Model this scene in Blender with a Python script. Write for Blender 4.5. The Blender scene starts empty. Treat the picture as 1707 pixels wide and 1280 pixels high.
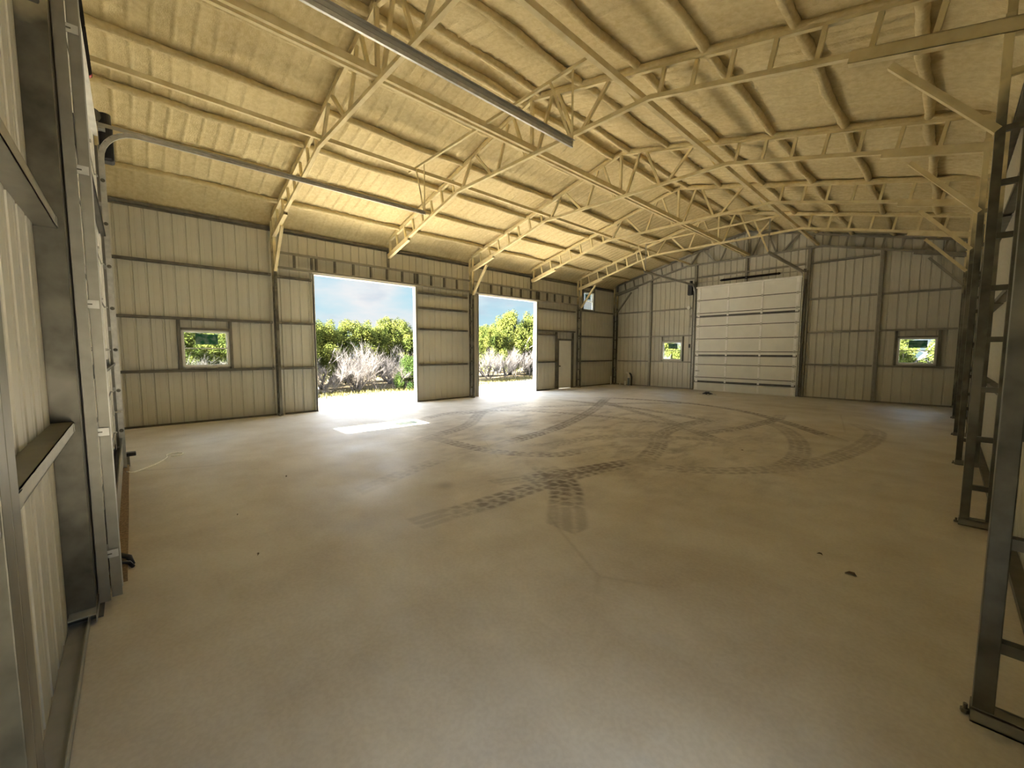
import bpy, bmesh, math, random
import numpy as np
from mathutils import Vector, Matrix

random.seed(7)
S = bpy.context.scene
COL = S.collection

# ------------------------------------------------------------------ camera
B = 3.048            # bay spacing
W = 12.19            # inside width (X)
L = 18.32            # inside length (Y)
RX = 6.096           # ridge X
cam = bpy.data.cameras.new('camera')
cam.sensor_width = 36.0
cam.lens = 36.0 * 677.17 / 1707.0
cam.clip_start = 0.02
cam.clip_end = 400
co = bpy.data.objects.new('camera', cam)
COL.objects.link(co)
_yaw, _pitch, _roll = 0.819010, -0.079764, 0.002495
_f = Vector((-math.sin(_yaw) * math.cos(_pitch), math.cos(_yaw) * math.cos(_pitch), math.sin(_pitch)))
_r = Vector((math.cos(_yaw), math.sin(_yaw), 0))
_u = _r.cross(_f)
_c, _s = math.cos(_roll), math.sin(_roll)
_R, _U = _c * _r + _s * _u, -_s * _r + _c * _u
co.matrix_world = Matrix(((_R.x, _U.x, -_f.x, 11.6906), (_R.y, _U.y, -_f.y, 0.3647), (_R.z, _U.z, -_f.z, 1.6353), (0, 0, 0, 1)))
S.camera = co

# ------------------------------------------------------------------ world, sun, exposure
SKY = 1.5
SUN = 32.0
S.view_settings.view_transform = 'Standard'
S.view_settings.look = 'None'
S.view_settings.gamma = 1
S.view_settings.exposure = 3.02
S.view_settings.use_curve_mapping = False
world = bpy.data.worlds.new('sky')
S.world = world
world.use_nodes = True


class NT:
    def __init__(s, tree):
        s.t = tree
        s.t.nodes.clear()

    def n(s, typ, ins=None, **kw):
        nd = s.t.nodes.new('ShaderNode' + typ)
        for k, v in kw.items():
            setattr(nd, k, v)
        for k, v in (ins or {}).items():
            s.set(nd, k, v)
        return nd

    def set(s, nd, k, v):
        sock = nd.inputs[k]
        if isinstance(v, bpy.types.NodeSocket):
            s.t.links.new(v, sock)
        elif isinstance(v, bpy.types.Node):
            s.t.links.new(v.outputs[0], sock)
        else:
            if isinstance(v, tuple) and len(v) == 3 and sock.type == 'RGBA':
                v = v + (1,)
            sock.default_value = v

    def ramp(s, fac, stops, interp='LINEAR'):
        nd = s.n('ValToRGB', {0: fac})
        cr = nd.color_ramp
        cr.interpolation = interp
        while len(cr.elements) < len(stops):
            cr.elements.new(0.5)
        for e, (p, c) in zip(cr.elements, stops):
            e.position = p
            e.color = (c, c, c, 1) if isinstance(c, (int, float)) else tuple(c) + (1,)
        return nd.outputs[0]

    def mix(s, f, a, b, mode='MIX'):
        nd = s.n('MixRGB', {0: f, 1: a, 2: b}, blend_type=mode)
        return nd.outputs[0]

    def math(s, op, a, b=0.0, c=None):
        nd = s.n('Math', {0: a, 1: b}, operation=op)
        if c is not None:
            s.set(nd, 2, c)
        return nd.outputs[0]

    def noise(s, scale, detail=3, vec=None, rough=0.5):
        ins = {'Scale': float(scale), 'Detail': float(detail), 'Roughness': rough}
        nd = s.n('TexNoise', ins)
        if vec is not None:
            s.t.links.new(vec, nd.inputs['Vector'])
        return nd.outputs[0]

    def pos(s, scale=None):
        g = s.n('NewGeometry').outputs['Position']
        if scale is None:
            return g
        m = s.n('Mapping', {0: g})
        m.inputs['Scale'].default_value = scale
        return m.outputs[0]


w = NT(world.node_tree)
tc = w.n('TexCoord')
sep = w.n('SeparateXYZ', {0: tc.outputs['Generated']})
grad = w.ramp(sep.outputs[2], [(0.0, (0.66, 0.90, 0.97)), (0.12, (0.55, 0.86, 0.98)), (0.35, (0.52, 0.66, 0.88)), (1.0, (0.48, 0.60, 0.84))])
mp = w.n('Mapping', {0: tc.outputs['Generated']})
mp.inputs['Scale'].default_value = (1, 1, 3.2)
cl = w.ramp(w.noise(3.0, 6, mp.outputs[0]), [(0.46, 0.0), (0.62, 1.0)])
cl2 = w.ramp(w.noise(5.5, 5, mp.outputs[0]), [(0.55, 0.0), (0.68, 0.5)])
sk = w.mix(cl, grad, (0.96, 0.97, 0.98))
sk = w.mix(cl2, sk, (0.55, 0.66, 0.80))
stren = w.ramp(sep.outputs[2], [(0.0, 0.074), (0.20, 0.077), (0.55, 1.0), (1.0, 1.0)])
bgn = w.n('Background', {0: sk, 1: w.math('MULTIPLY', stren, SKY)})
w.n('OutputWorld', {0: bgn.outputs[0]})

sun = bpy.data.lights.new('sun', 'SUN')
sun.energy = SUN
sun.angle = math.radians(0.53)
sun.color = (1.0, 0.955, 0.87)
so = bpy.data.objects.new('sun', sun)
COL.objects.link(so)
so.location = (4, -20, 9)
so.rotation_euler = Vector((0.02, 1.0, -0.387)).to_track_quat('-Z', 'Y').to_euler()

# sky portals in the two open doorways and the added right-wall one (they emit nothing, they only guide sampling)
for x0, z1, y0, y1 in ((-.02, 3.66, 4.0, 7.05), (-.02, 3.66, 9.54, 12.6), (12.21, 2.12, .55, 1.25)):
    a = bpy.data.lights.new('portal', 'AREA')
    a.shape = 'RECTANGLE'
    a.size, a.size_y = z1, y1 - y0
    a.cycles.is_portal = True
    ao = bpy.data.objects.new('portal', a)
    COL.objects.link(ao)
    ao.location = (x0, (y0 + y1) / 2, z1 / 2)
    ao.rotation_euler = (0, math.radians(-90 if x0 < 0 else 90), 0)

cy = S.cycles
cy.use_denoising = True
cy.max_bounces = 14
cy.diffuse_bounces = 10
cy.glossy_bounces = 4
cy.transparent_max_bounces = 16
cy.sample_clamp_indirect = 12.0
cy.caustics_reflective = False
cy.caustics_refractive = False

# ------------------------------------------------------------------ materials
MATS = {}


def material(name, build):
    m = bpy.data.materials.new(name)
    m.use_nodes = True
    n = NT(m.node_tree)
    out = n.n('OutputMaterial')
    r = build(n)
    n.t.links.new(r.outputs[0], out.inputs[0])
    MATS[name] = m
    return m


def principled(n, col, rough=0.6, metal=0.0, bump=None, bstr=0.3, bdist=0.01, spec=0.5):
    p = n.n('BsdfPrincipled', {'Base Color': col, 'Roughness': rough, 'Metallic': metal, 'Specular IOR Level': spec})
    if bump is not None:
        b = n.n('Bump', {'Strength': bstr, 'Distance': bdist, 'Height': bump})
        n.t.links.new(b.outputs[0], p.inputs['Normal'])
    return p


def simple(name, col, rough=0.6, metal=0.0, var=0.12, scale=6, spec=0.5):
    def f(n):
        nz = n.noise(scale, 4, n.pos())
        lo = tuple(c * (1 - var) for c in col)
        hi = tuple(min(1, c * (1 + var)) for c in col)
        return principled(n, n.ramp(nz, [(0.3, lo), (0.7, hi)]), rough, metal, spec=spec)
    return material(name, f)


PANEL = simple('wall_panel_paint', (0.56, 0.545, 0.46), 0.33, 0.0, 0.05, 1.2)
STEEL = simple('galvanised_steel', (0.27, 0.26, 0.215), 0.42, 0.5, 0.12, 9)
DARKSTEEL = simple('dull_steel', (0.15, 0.14, 0.11), 0.5, 0.35, 0.25, 6)
ZINC = simple('bright_zinc', (0.52, 0.52, 0.48), 0.34, 0.35, 0.15, 14)
BLACK = simple('black_plastic', (0.012, 0.012, 0.013), 0.45, 0, 0.2, 20)
SPRING = simple('black_spring_steel', (0.02, 0.018, 0.018), 0.4, 0.3, 0.2, 20)
RED = simple('red_paint', (0.35, 0.02, 0.02), 0.45, 0, 0.1, 20)
WHITE = simple('white_vinyl', (0.74, 0.74, 0.68), 0.45, 0, 0.05, 4)
DOORWHITE = simple('white_door_skin', (0.78, 0.785, 0.74), 0.38, 0, 0.04, 3)
STILE = simple('stile_galvanised', (0.88, 0.88, 0.86), 0.35, 0.05, 0.08, 8)
STRUTM = simple('dark_strut', (0.10, 0.10, 0.09), 0.45, 0.4, 0.2, 8)
PVC = simple('pvc_white', (0.75, 0.75, 0.70), 0.4, 0, 0.03, 5)
PVCGREY = simple('pvc_blue_grey', (0.22, 0.28, 0.36), 0.45, 0, 0.06, 5)
ROPE = simple('pale_rope', (0.88, 0.86, 0.76), 0.8, 0, 0.1, 40)
LEAFDRY = simple('dry_leaf', (0.10, 0.07, 0.04), 0.8, 0, 0.3, 40)
SEAL = simple('dusty_brown_seal', (0.27, 0.19, 0.10), 0.95, 0, 0.35, 60)
BARK = simple('grey_bark', (0.05, 0.045, 0.04), 0.9, 0, 0.3, 8)
TWIG = simple('bleached_twigs', (0.060, 0.053, 0.048), 0.9, 0, 0.25, 3)


def _foamcol(n):
    nz = n.noise(0.9, 4, n.pos())
    nz2 = n.noise(14, 3, n.pos())
    c = n.ramp(nz, [(0.3, (0.55, 0.445, 0.235)), (0.7, (0.69, 0.585, 0.335))])
    return n.mix(0.35, c, n.ramp(nz2, [(0.35, (0.48, 0.38, 0.18)), (0.65, (0.72, 0.625, 0.38))]))


def _foam(n):
    h = n.math('ADD', n.noise(55, 4, n.pos()), n.math('MULTIPLY', n.noise(9, 3, n.pos()), 1.2))
    return principled(n, _foamcol(n), 0.85, 0, h, 0.55, 0.012, 0.25)


FOAM = material('spray_foam', _foam)


def _over(n):
    h = n.noise(70, 3, n.pos())
    nz = n.noise(5, 3, n.pos())
    c = n.ramp(nz, [(0.3, (0.62, 0.52, 0.28)), (0.7, (0.76, 0.67, 0.42))])
    return principled(n, c, 0.8, 0, h, 0.3, 0.005, 0.3)


CREAM = material('foam_dusted_steel', _over)


def _colm(n):   # bare steel below, cream overspray towards the top, with a ragged edge
    g = n.pos()
    z = n.n('SeparateXYZ', {0: g}).outputs[2]
    f = n.math('ADD', z, n.math('MULTIPLY', n.math('SUBTRACT', n.noise(2.2, 4, g), 0.5), 2.2))
    fac = n.ramp(n.math('DIVIDE', f, 6.0), [(0.58, 0.0), (0.70, 1.0)])
    nz = n.noise(7, 4, g)
    a = n.ramp(nz, [(0.3, (0.075, 0.072, 0.055)), (0.7, (0.16, 0.152, 0.118))])
    weld = n.ramp(n.noise(1.7, 2, g), [(0.55, 0.0), (0.62, 0.5)])
    a = n.mix(weld, a, (0.30, 0.285, 0.23))
    c = n.mix(fac, a, (0.76, 0.66, 0.38))
    m = n.math('MULTIPLY', n.math('SUBTRACT', 1.0, fac), 0.55)
    p = n.n('BsdfPrincipled', {'Base Color': c, 'Metallic': m, 'Roughness': n.math('ADD', n.math('MULTIPLY', fac, 0.4), 0.36)})
    return p


COLUMN = material('column_steel_with_overspray', _colm)


def _floor(n):
    g = n.pos()
    big = n.noise(0.45, 5, g)
    med = n.noise(1.6, 6, g, 0.6)
    fine = n.noise(40, 3, g)
    c = n.ramp(big, [(0.32, (0.47, 0.415, 0.32)), (0.5, (0.60, 0.555, 0.455)), (0.68, (0.66, 0.64, 0.585))])
    c2 = n.ramp(med, [(0.35, (0.43, 0.37, 0.275)), (0.65, (0.70, 0.665, 0.585))])
    c = n.mix(0.45, c, c2)
    c = n.mix(0.12, c, n.ramp(fine, [(0.4, (0.36, 0.32, 0.26)), (0.6, (0.68, 0.65, 0.58))]))
    # long pale trowel swirls
    mpn = n.n('Mapping', {0: g})
    mpn.inputs['Scale'].default_value = (0.5, 1.7, 1)
    mpn.inputs['Rotation'].default_value = (0, 0, 0.7)
    sw = n.ramp(n.noise(1.3, 5, mpn.outputs[0], 0.65), [(0.52, 0.0), (0.70, 0.45)])
    c = n.mix(sw, c, (0.62, 0.59, 0.52))
    # hairline cracks
    v = n.n('TexVoronoi', {'Vector': n.mix(0.25, g, n.n('TexNoise', {'Scale': 1.5, 'Detail': 4.0}).outputs[1]), 'Scale': 0.22}, feature='DISTANCE_TO_EDGE')
    cr = n.ramp(v.outputs[0], [(0.0, 0.2), (0.0012, 0.0)])
    cr = n.math('MULTIPLY', cr, n.ramp(n.noise(0.35, 2, g), [(0.52, 0.0), (0.56, 1.0)]))
    c = n.mix(cr, c, (0.16, 0.12, 0.08))
    at = n.n('Attribute', attribute_name='tyre_dirt')
    mod = n.ramp(n.noise(1.9, 6, g, 0.75), [(0.32, 0.28), (0.52, 1.0)])
    d = n.math('MULTIPLY', at.outputs['Fac'], mod)
    # brown dust smudges where the vehicles turned, in the middle of the slab
    dist = n.n('VectorMath', {0: g, 1: (6.6, 7.6, 0.0)}, operation='DISTANCE').outputs['Value']
    zone = n.ramp(n.math('DIVIDE', dist, 10.0), [(0.22, 1.0), (0.52, 0.0)])
    smn = n.n('Mapping', {0: g})
    smn.inputs['Scale'].default_value = (1.7, 0.8, 1)
    smn.inputs['Rotation'].default_value = (0, 0, 0.5)
    sm = n.ramp(n.noise(1.4, 7, smn.outputs[0], 0.72), [(0.47, 0.0), (0.66, 0.62)])
    d = n.math('MAXIMUM', d, n.math('MULTIPLY', zone, sm))
    c = n.mix(d, c, (0.12, 0.092, 0.066))
    rough = n.ramp(n.noise(1.1, 5, g, 0.6), [(0.3, 0.42), (0.7, 0.66)])
    b = n.math('ADD', n.math('MULTIPLY', fine, 0.15), n.math('MULTIPLY', n.noise(2.5, 3, g), 0.6))
    return principled(n, c, rough, 0, b, 0.25, 0.006, 0.5)


CONCRETE = material('dusty_concrete', _floor)


def _ground(n):
    g = n.pos()
    a = n.ramp(n.noise(2.5, 6, g, 0.7), [(0.3, (0.50, 0.42, 0.30)), (0.7, (0.72, 0.66, 0.56))])
    # bare caliche pad near the building, brushy soil farther off
    x = n.n('SeparateXYZ', {0: g}).outputs[0]
    f = n.math('ADD', x, n.math('MULTIPLY', n.noise(0.8, 4, g), 3.0))
    fac = n.ramp(n.math('DIVIDE', n.math('ADD', f, 10.0), 20.0), [(0.27, 1.0), (0.37, 0.0)])
    litter = n.ramp(n.noise(7, 6, g, 0.75), [(0.35, (0.05, 0.035, 0.022)), (0.6, (0.14, 0.11, 0.06))])
    c = n.mix(fac, a, litter)
    return principled(n, c, 0.95, 0, n.noise(12, 5, g), 0.8, 0.05, 0.1)


BRIGHTCH = simple('bright_channel', (0.40, 0.39, 0.34), 0.35, 0.2, 0.1, 8)
GROUND = material('caliche_ground', _ground)


def leafmat(name, lo, hi):
    def f(n):
        o = n.n('ObjectInfo')
        nz = n.noise(2.2, 4, n.pos())
        c = n.ramp(nz, [(0.32, lo), (0.68, hi)])
        d = n.n('BsdfDiffuse', {0: c})
        t = n.n('BsdfTranslucent', {0: c})
        return n.n('MixShader', {0: 0.35, 1: d.outputs[0], 2: t.outputs[0]})
    return material(name, f)


JUNIPER = leafmat('juniper_leaf', (0.028, 0.040, 0.010), (0.075, 0.080, 0.018))
JUNIPERD = leafmat('dark_juniper_leaf', (0.014, 0.026, 0.008), (0.04, 0.06, 0.014))
GRASS = leafmat('dry_grass', (0.06, 0.06, 0.02), (0.13, 0.11, 0.05))
STONE = simple('pale_stone', (0.42, 0.38, 0.30), 0.95, 0, 0.2, 6)


def _glass(n):
    t = n.n('BsdfTransparent', {0: (0.93, 0.96, 0.95)})
    g = n.n('BsdfGlossy', {0: (1, 1, 1), 'Roughness': 0.02})
    f = n.n('Fresnel', {0: 1.45})
    return n.n('MixShader', {0: n.math('MULTIPLY', f.outputs[0], 0.7), 1: t.outputs[0], 2: g.outputs[0]})


GLASS = material('window_glass', _glass)


def _film(n):
    t = n.n('BsdfTransparent', {0: (0.10, 0.25, 0.18)})
    d = n.n('BsdfDiffuse', {0: n.ramp(n.noise(9, 3, n.pos()), [(0.4, (0.05, 0.20, 0.12)), (0.6, (0.30, 0.42, 0.40))])})
    return n.n('MixShader', {0: 0.6, 1: t.outputs[0], 2: d.outputs[0]})


FILM = material('green_sticker_film', _film)


# ------------------------------------------------------------------ mesh helpers
class MB:
    def __init__(s):
        s.v, s.f = [], []

    def quadbox(s, c8):
        k = len(s.v)
        s.v += [tuple(c) for c in c8]
        for f in ((0, 3, 2, 1), (4, 5, 6, 7), (0, 1, 5, 4), (1, 2, 6, 5), (2, 3, 7, 6), (3, 0, 4, 7)):
            s.f.append(tuple(k + i for i in f))
        return s

    def box(s, x0, x1, y0, y1, z0, z1):
        return s.quadbox([(x0, y0, z0), (x1, y0, z0), (x1, y1, z0), (x0, y1, z0), (x0, y0, z1), (x1, y0, z1), (x1, y1, z1), (x0, y1, z1)])

    def beam(s, a, b, wd, ht, up=(0, 0, 1), hollow=0.0):
        a, b = Vector(a), Vector(b)
        d = (b - a).normalized()
        u = Vector(up)
        sd = d.cross(u)
        if sd.length < 1e-4:
            sd = d.cross(Vector((1, 0, 0)))
        sd.normalize()
        u = sd.cross(d).normalized()
        sd, u = sd * wd / 2, u * ht / 2
        if not hollow:
            return s.quadbox([a - sd - u, a + sd - u, a + sd + u, a - sd + u, b - sd - u, b + sd - u, b + sd + u, b - sd + u])
        t = hollow
        n1, n2 = sd.normalized() * t / 2, u.normalized() * t / 2
        for q in ((sd - n1, u, t, 1), (-(sd - n1), u, t, 1)):
            s._slab(a, b, q[0], n1, u)
        for q in (u - n2, -(u - n2)):
            s._slab(a, b, q, sd, n2)
        return s

    def _slab(s, a, b, off, h1, h2):
        s.quadbox([a + off - h1 - h2, a + off + h1 - h2, a + off + h1 + h2, a + off - h1 + h2,
                   b + off - h1 - h2, b + off + h1 - h2, b + off + h1 + h2, b + off - h1 + h2])

    def tube(s, pts, r, n=8, cap=True, radii=None):
        pts = [Vector(p) for p in pts]
        k0 = len(s.v)
        prev = None
        for i, p in enumerate(pts):
            d = (pts[min(i + 1, len(pts) - 1)] - pts[max(i - 1, 0)]).normalized()
            if prev is None:
                a = d.orthogonal().normalized()
            else:
                a = (prev - d * prev.dot(d)).normalized()
            prev = a
            b = d.cross(a)
            rr = radii[i] if radii else r
            for j in range(n):
                t = 2 * math.pi * j / n
                s.v.append(tuple(p + (a * math.cos(t) + b * math.sin(t)) * rr))
        for i in range(len(pts) - 1):
            for j in range(n):
                q = k0 + i * n + j
                q2 = k0 + i * n + (j + 1) % n
                s.f.append((q, q2, q2 + n, q + n))
        if cap:
            s.f.append(tuple(k0 + j for j in range(n))[::-1])
            e = k0 + (len(pts) - 1) * n
            s.f.append(tuple(e + j for j in range(n)))
        return s

    def strip(s, prof, axis, z0, z1f):
        """wall sheet: prof = [(u, depth)], extruded upward, axis maps (u,d,z)->xyz"""
        k = len(s.v)
        for (u, d) in prof:
            s.v.append(axis(u, d, z0))
            s.v.append(axis(u, d, z1f(u)))
        for i in range(len(prof) - 1):
            a = k + 2 * i
            s.f.append((a, a + 2, a + 3, a + 1))
        return s

    def build(s, name, mat, parent=None, smooth=False, bevel=0.0):
        me = bpy.data.meshes.new(name)
        off = Vector((0, 0, 0))
        if parent is not None:
            q = parent
            while q is not None:
                off += q.location
                q = q.parent
        me.from_pydata([tuple(Vector(v) - off) for v in s.v], [], s.f)
        me.materials.append(mat)
        if smooth:
            me.polygons.foreach_set('use_smooth', [True] * len(me.polygons))
        me.update()
        o = bpy.data.objects.new(name, me)
        COL.objects.link(o)
        if parent is not None:
            o.parent = parent
        if bevel:
            m = o.modifiers.new('bevel', 'BEVEL')
            m.width = bevel
            m.segments = 2
            m.limit_method = 'ANGLE'
        return o


def tag(o, label=None, cat=None, group=None, kind=None):
    if label:
        o['label'] = label
    if cat:
        o['category'] = cat
    if group:
        o['group'] = group
    if kind:
        o['kind'] = kind
    return o


def thing(name, label, cat, loc=(0, 0, 0), group=None, kind=None):
    o = bpy.data.objects.new(name, None)
    o.empty_display_size = 0.1
    COL.objects.link(o)
    o.location = loc
    return tag(o, label, cat, group, kind)


ORD = ['first', 'second', 'third', 'fourth', 'fifth', 'sixth', 'seventh', 'eighth']

# ------------------------------------------------------------------ floor with tyre marks
step = 0.028
nx, ny = int(W / step) + 2, int((L + 0.02) / step) + 2
xs = np.linspace(-0.02, W + 0.02, nx)
ys = np.linspace(-0.3, L + 0.02, ny)
GX, GY = np.meshgrid(xs, ys)
dirt = np.zeros_like(GX)


def smoothpoly(P, n=14):
    P = [np.array(p, float) for p in P]
    P = [2 * P[0] - P[1]] + P + [2 * P[-1] - P[-2]]
    out = []
    for i in range(1, len(P) - 2):
        for t in np.linspace(0, 1, n, endpoint=False):
            a, b, c, d = P[i - 1:i + 3]
            out.append(0.5 * (2 * b + (c - a) * t + (2 * a - 5 * b + 4 * c - d) * t * t + (3 * b - a - 3 * c + d) * t ** 3))
    out.append(P[-2])
    return np.array(out)


def track(P, width=0.30, amp=0.8, tread=0.15, fade=0.4):
    global dirt
    Q = smoothpoly(P)
    lo, hi = Q.min(0) - width, Q.max(0) + width
    i0, i1 = np.searchsorted(ys, [lo[1], hi[1]])
    j0, j1 = np.searchsorted(xs, [lo[0], hi[0]])
    X, Y = GX[i0:i1, j0:j1], GY[i0:i1, j0:j1]
    best = np.full(X.shape, 1e9)
    U = np.zeros(X.shape)
    V = np.zeros(X.shape)
    acc = 0.0
    for a, b in zip(Q[:-1], Q[1:]):
        d = b - a
        l = np.hypot(*d)
        if l < 1e-6:
            continue
        d /= l
        t = np.clip((X - a[0]) * d[0] + (Y - a[1]) * d[1], 0, l)
        px, py = X - a[0] - t * d[0], Y - a[1] - t * d[1]
        dd = np.hypot(px, py)
        m = dd < best
        best[m] = dd[m]
        U[m] = (acc + t)[m]
        V[m] = (px * -d[1] + py * d[0])[m]
        acc += l
    v = V / (width / 2)
    inside = np.clip((1 - np.abs(v)) * 6, 0, 1)
    wob = 0.10 * np.sin(U * 23.0 + V * 31.0) + 0.08 * np.sin(X * 41.0) * np.sin(Y * 37.0)
    cf = (v * 0.94 + 1 + wob * .5) * 1.5
    ci = np.floor(cf)
    ph = (U / tread + ci * 0.47 + np.abs(v) * 0.55 + wob) % 1.0
    bar = np.clip((0.5 - np.abs(ph - 0.5)) * 8 - 0.75, 0, 1)
    mid = np.clip((0.5 - np.abs(cf - ci - 0.5)) * 12 - 0.5, 0, 1)
    ends = np.clip(U / fade, 0, 1) * np.clip((acc - U) / fade, 0, 1)
    val = amp * inside * (0.22 + 0.78 * bar * mid) * (0.4 + 0.6 * ends)
    dirt[i0:i1, j0:j1] = np.maximum(dirt[i0:i1, j0:j1], val)


def blotch(x, y, r, amp):
    global dirt
    d2 = (GX - x) ** 2 + (GY - y) ** 2
    wob = 0.5 + 0.5 * np.sin(GX * 9.1 + y) * np.sin(GY * 7.3 + x)
    dirt = np.maximum(dirt, amp * np.exp(-d2 / (r * r)) * (0.5 + 0.5 * wob))



# polylines of the tyre marks on the slab (metres)
for P, wd, am in (
    ([(8.35, 2.59), (8.38, 3.0), (8.37, 3.53), (8.38, 4.26), (8.47, 5.06), (8.68, 5.65)], 0.34, 0.62),
    ([(8.71, 5.6), (9.52, 6.12), (10.17, 6.96), (10.53, 8.06), (10.77, 9.74), (10.79, 11.33), (10.53, 12.02)], 0.36, 0.42),
    ([(9.07, 3.6), (8.67, 4.07), (8.3, 4.36), (7.85, 4.56)], 0.42, 0.85),
    ([(8.02, 3.87), (8.22, 4.46), (8.4, 5.16), (8.58, 5.83)], 0.3, 0.8),
    ([(8.71, 5.78), (8.36, 6.9), (7.86, 8.12), (7.75, 9.63), (7.9, 10.65)], 0.36, 0.6),
    ([(3.46, 12.64), (5.19, 13.24), (6.77, 13.18), (8.13, 12.5), (9.2, 11.46), (10.25, 10.14)], 0.30, 0.85),
    ([(8.64, 11.33), (9.36, 10.53), (9.89, 9.28), (10.17, 7.98), (10.17, 6.96)], 0.34, 0.5),
    ([(8.39, 8.7), (8.7, 9.81), (8.91, 11.64), (8.85, 12.39)], 0.3, 0.7),
    ([(6.96, 2.51), (6.71, 3.15), (6.48, 3.86)], 0.3, 0.35),
    ([(5.37, 4.48), (6.66, 4.62), (7.49, 5.17), (7.65, 5.81)], 0.3, 0.7),
    ([(6.37, 5.21), (6.0, 7.05), (5.04, 9.58), (3.67, 12.32)], 0.34, 0.75),
    ([(5.02, 4.5), (4.46, 5.78), (3.09, 7.42), (2.67, 9.49)], 0.34, 0.55),
    ([(2.92, 10.96), (5.19, 11.02), (6.81, 10.72), (8.03, 10.29)], 0.3, 0.7),
    ([(3.21, 8.45), (4.06, 10.17), (4.98, 12.06), (6.27, 13.5)], 0.3, 0.55),
    ([(2.98, 6.5), (3.45, 7.99), (5.1, 8.83), (6.66, 9.15), (8.03, 9.28)], 0.32, 0.6),
    ([(3.84, 11.73), (5.94, 10.4), (7.15, 9.69), (8.92, 8.21)], 0.3, 0.6),
    ([(7.0, 5.41), (7.2, 6.88), (7.99, 7.74), (9.16, 8.4)], 0.3, 0.45),
    ([(3.18, 5.32), (2.77, 6.26), (2.8, 7.44)], 0.3, 0.5),
):
    track(P, wd, min(1.0, am * 1.25))
for bx_, by_, r_, a_ in ((8.77, 5.84, .22, .8), (8.47, 9.45, .45, .6), (7.28, 5.11, .2, .5), (8.0, 7.14, .3, .55), (6.9, 6.0, .35, .4), (7.56, 3.09, .12, .6), (6.65, 5.03, .3, .35), (6.3, 3.49, .4, .2), (7.4, 8.9, .8, .3), (5.5, 8.0, .9, .25)):
    blotch(bx_, by_, r_, a_)

verts = np.stack([GX.ravel(), GY.ravel(), np.zeros(GX.size)], 1)
idx = np.arange(nx * ny).reshape(ny, nx)
quads = np.stack([idx[:-1, :-1].ravel(), idx[:-1, 1:].ravel(), idx[1:, 1:].ravel(), idx[1:, :-1].ravel()], 1)
me = bpy.data.meshes.new('floor')
nv = len(verts)
me.vertices.add(nv + 4)
allv = np.concatenate([verts, np.array([[-0.02, -0.3, -0.25], [W + 0.02, -0.3, -0.25], [W + 0.02, L + 0.02, -0.25], [-0.02, L + 0.02, -0.25]])])
me.vertices.foreach_set('co', allv.ravel())
A_, B_, C_, D_ = nv, nv + 1, nv + 2, nv + 3
c0, c1, c2, c3 = idx[0, 0], idx[0, -1], idx[-1, -1], idx[-1, 0]
side = [[A_, B_, c1, c0], [B_, C_, c2, c1], [C_, D_, c3, c2], [D_, A_, c0, c3]]
quads = np.concatenate([quads, np.array(side)])
me.loops.add(quads.size)
me.loops.foreach_set('vertex_index', quads.ravel())
me.polygons.add(len(quads))
me.polygons.foreach_set('loop_start', np.arange(0, quads.size, 4))
me.update(calc_edges=True)
at = me.attributes.new('tyre_dirt', 'FLOAT', 'POINT')
at.data.foreach_set('value', np.concatenate([dirt.ravel(), np.zeros(4)]).astype(np.float32))
me.materials.append(CONCRETE)
fo = bpy.data.objects.new('floor', me)
COL.objects.link(fo)
tag(fo, 'dusty tan concrete slab floor with dark tyre tread marks', 'floor', kind='structure')

# ------------------------------------------------------------------ ceiling: spray foam under the roof sheets
SL = 0.25


def tcz(x):      # underside of the truss top chord
    return 6.30 - SL * abs(x - RX)


rng = np.random.default_rng(3)


def vnoise(X, Y, sc, seed):
    r = np.random.default_rng(seed)
    g = r.random((200, 200))
    x, y = X * sc + 17.3, Y * sc + 11.1
    xi, yi = np.floor(x).astype(int), np.floor(y).astype(int)
    fx, fy = x - xi, y - yi
    fx, fy = fx * fx * (3 - 2 * fx), fy * fy * (3 - 2 * fy)
    q = lambda a, b: g[a % 200, b % 200]
    return (q(xi, yi) * (1 - fx) + q(xi + 1, yi) * fx) * (1 - fy) + (q(xi, yi + 1) * (1 - fx) + q(xi + 1, yi + 1) * fx) * fy - 0.5


cxs = np.concatenate([np.linspace(0.0, 0.9, 22), np.linspace(0.97, W - 0.97, 150), np.linspace(W - 0.9, W, 22)])
cys = np.arange(0.0, L + 0.01, 0.0254)
CX, CY = np.meshgrid(cxs, cys)
base = 6.30 + 0.15 - SL * np.sqrt((CX - RX) ** 2 + 0.01)
e = np.minimum(CX, W - CX)
cove = np.clip(1 - e / 0.75, 0, 1)
base = base - 0.24 * cove ** 2.2
wv = CY + 0.03 * vnoise(CX, CY, 0.9, 5)
ph = np.abs(((wv / 0.2286) % 1.0) - 0.5) * 2
rib = np.clip((0.17 - ph) / 0.17, 0, 1)
amp = 0.034 + 0.018 * vnoise(CX, CY, 0.5, 8)
CZ = base - rib * amp - (1 - ph ** 2) * 0.004 + 0.030 * vnoise(CX, CY, 1.6, 9) + 0.012 * vnoise(CX, CY, 6, 12) + 0.006 * vnoise(CX, CY, 17, 13)
nx2, ny2 = len(cxs), len(cys)
v1 = np.stack([CX.ravel(), CY.ravel(), CZ.ravel()], 1)
id2 = np.arange(nx2 * ny2).reshape(ny2, nx2)
q1 = np.stack([id2[:-1, :-1].ravel(), id2[1:, :-1].ravel(), id2[1:, 1:].ravel(), id2[:-1, 1:].ravel()], 1)
nv = len(v1)
top = [(-0.25, -0.3), (RX, -0.3), (W + 0.25, -0.3), (-0.25, L + 0.3), (RX, L + 0.3), (W + 0.25, L + 0.3)]
v2 = np.array([(x, y, 6.62 - SL * abs(x - RX)) for x, y in top])
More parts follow.
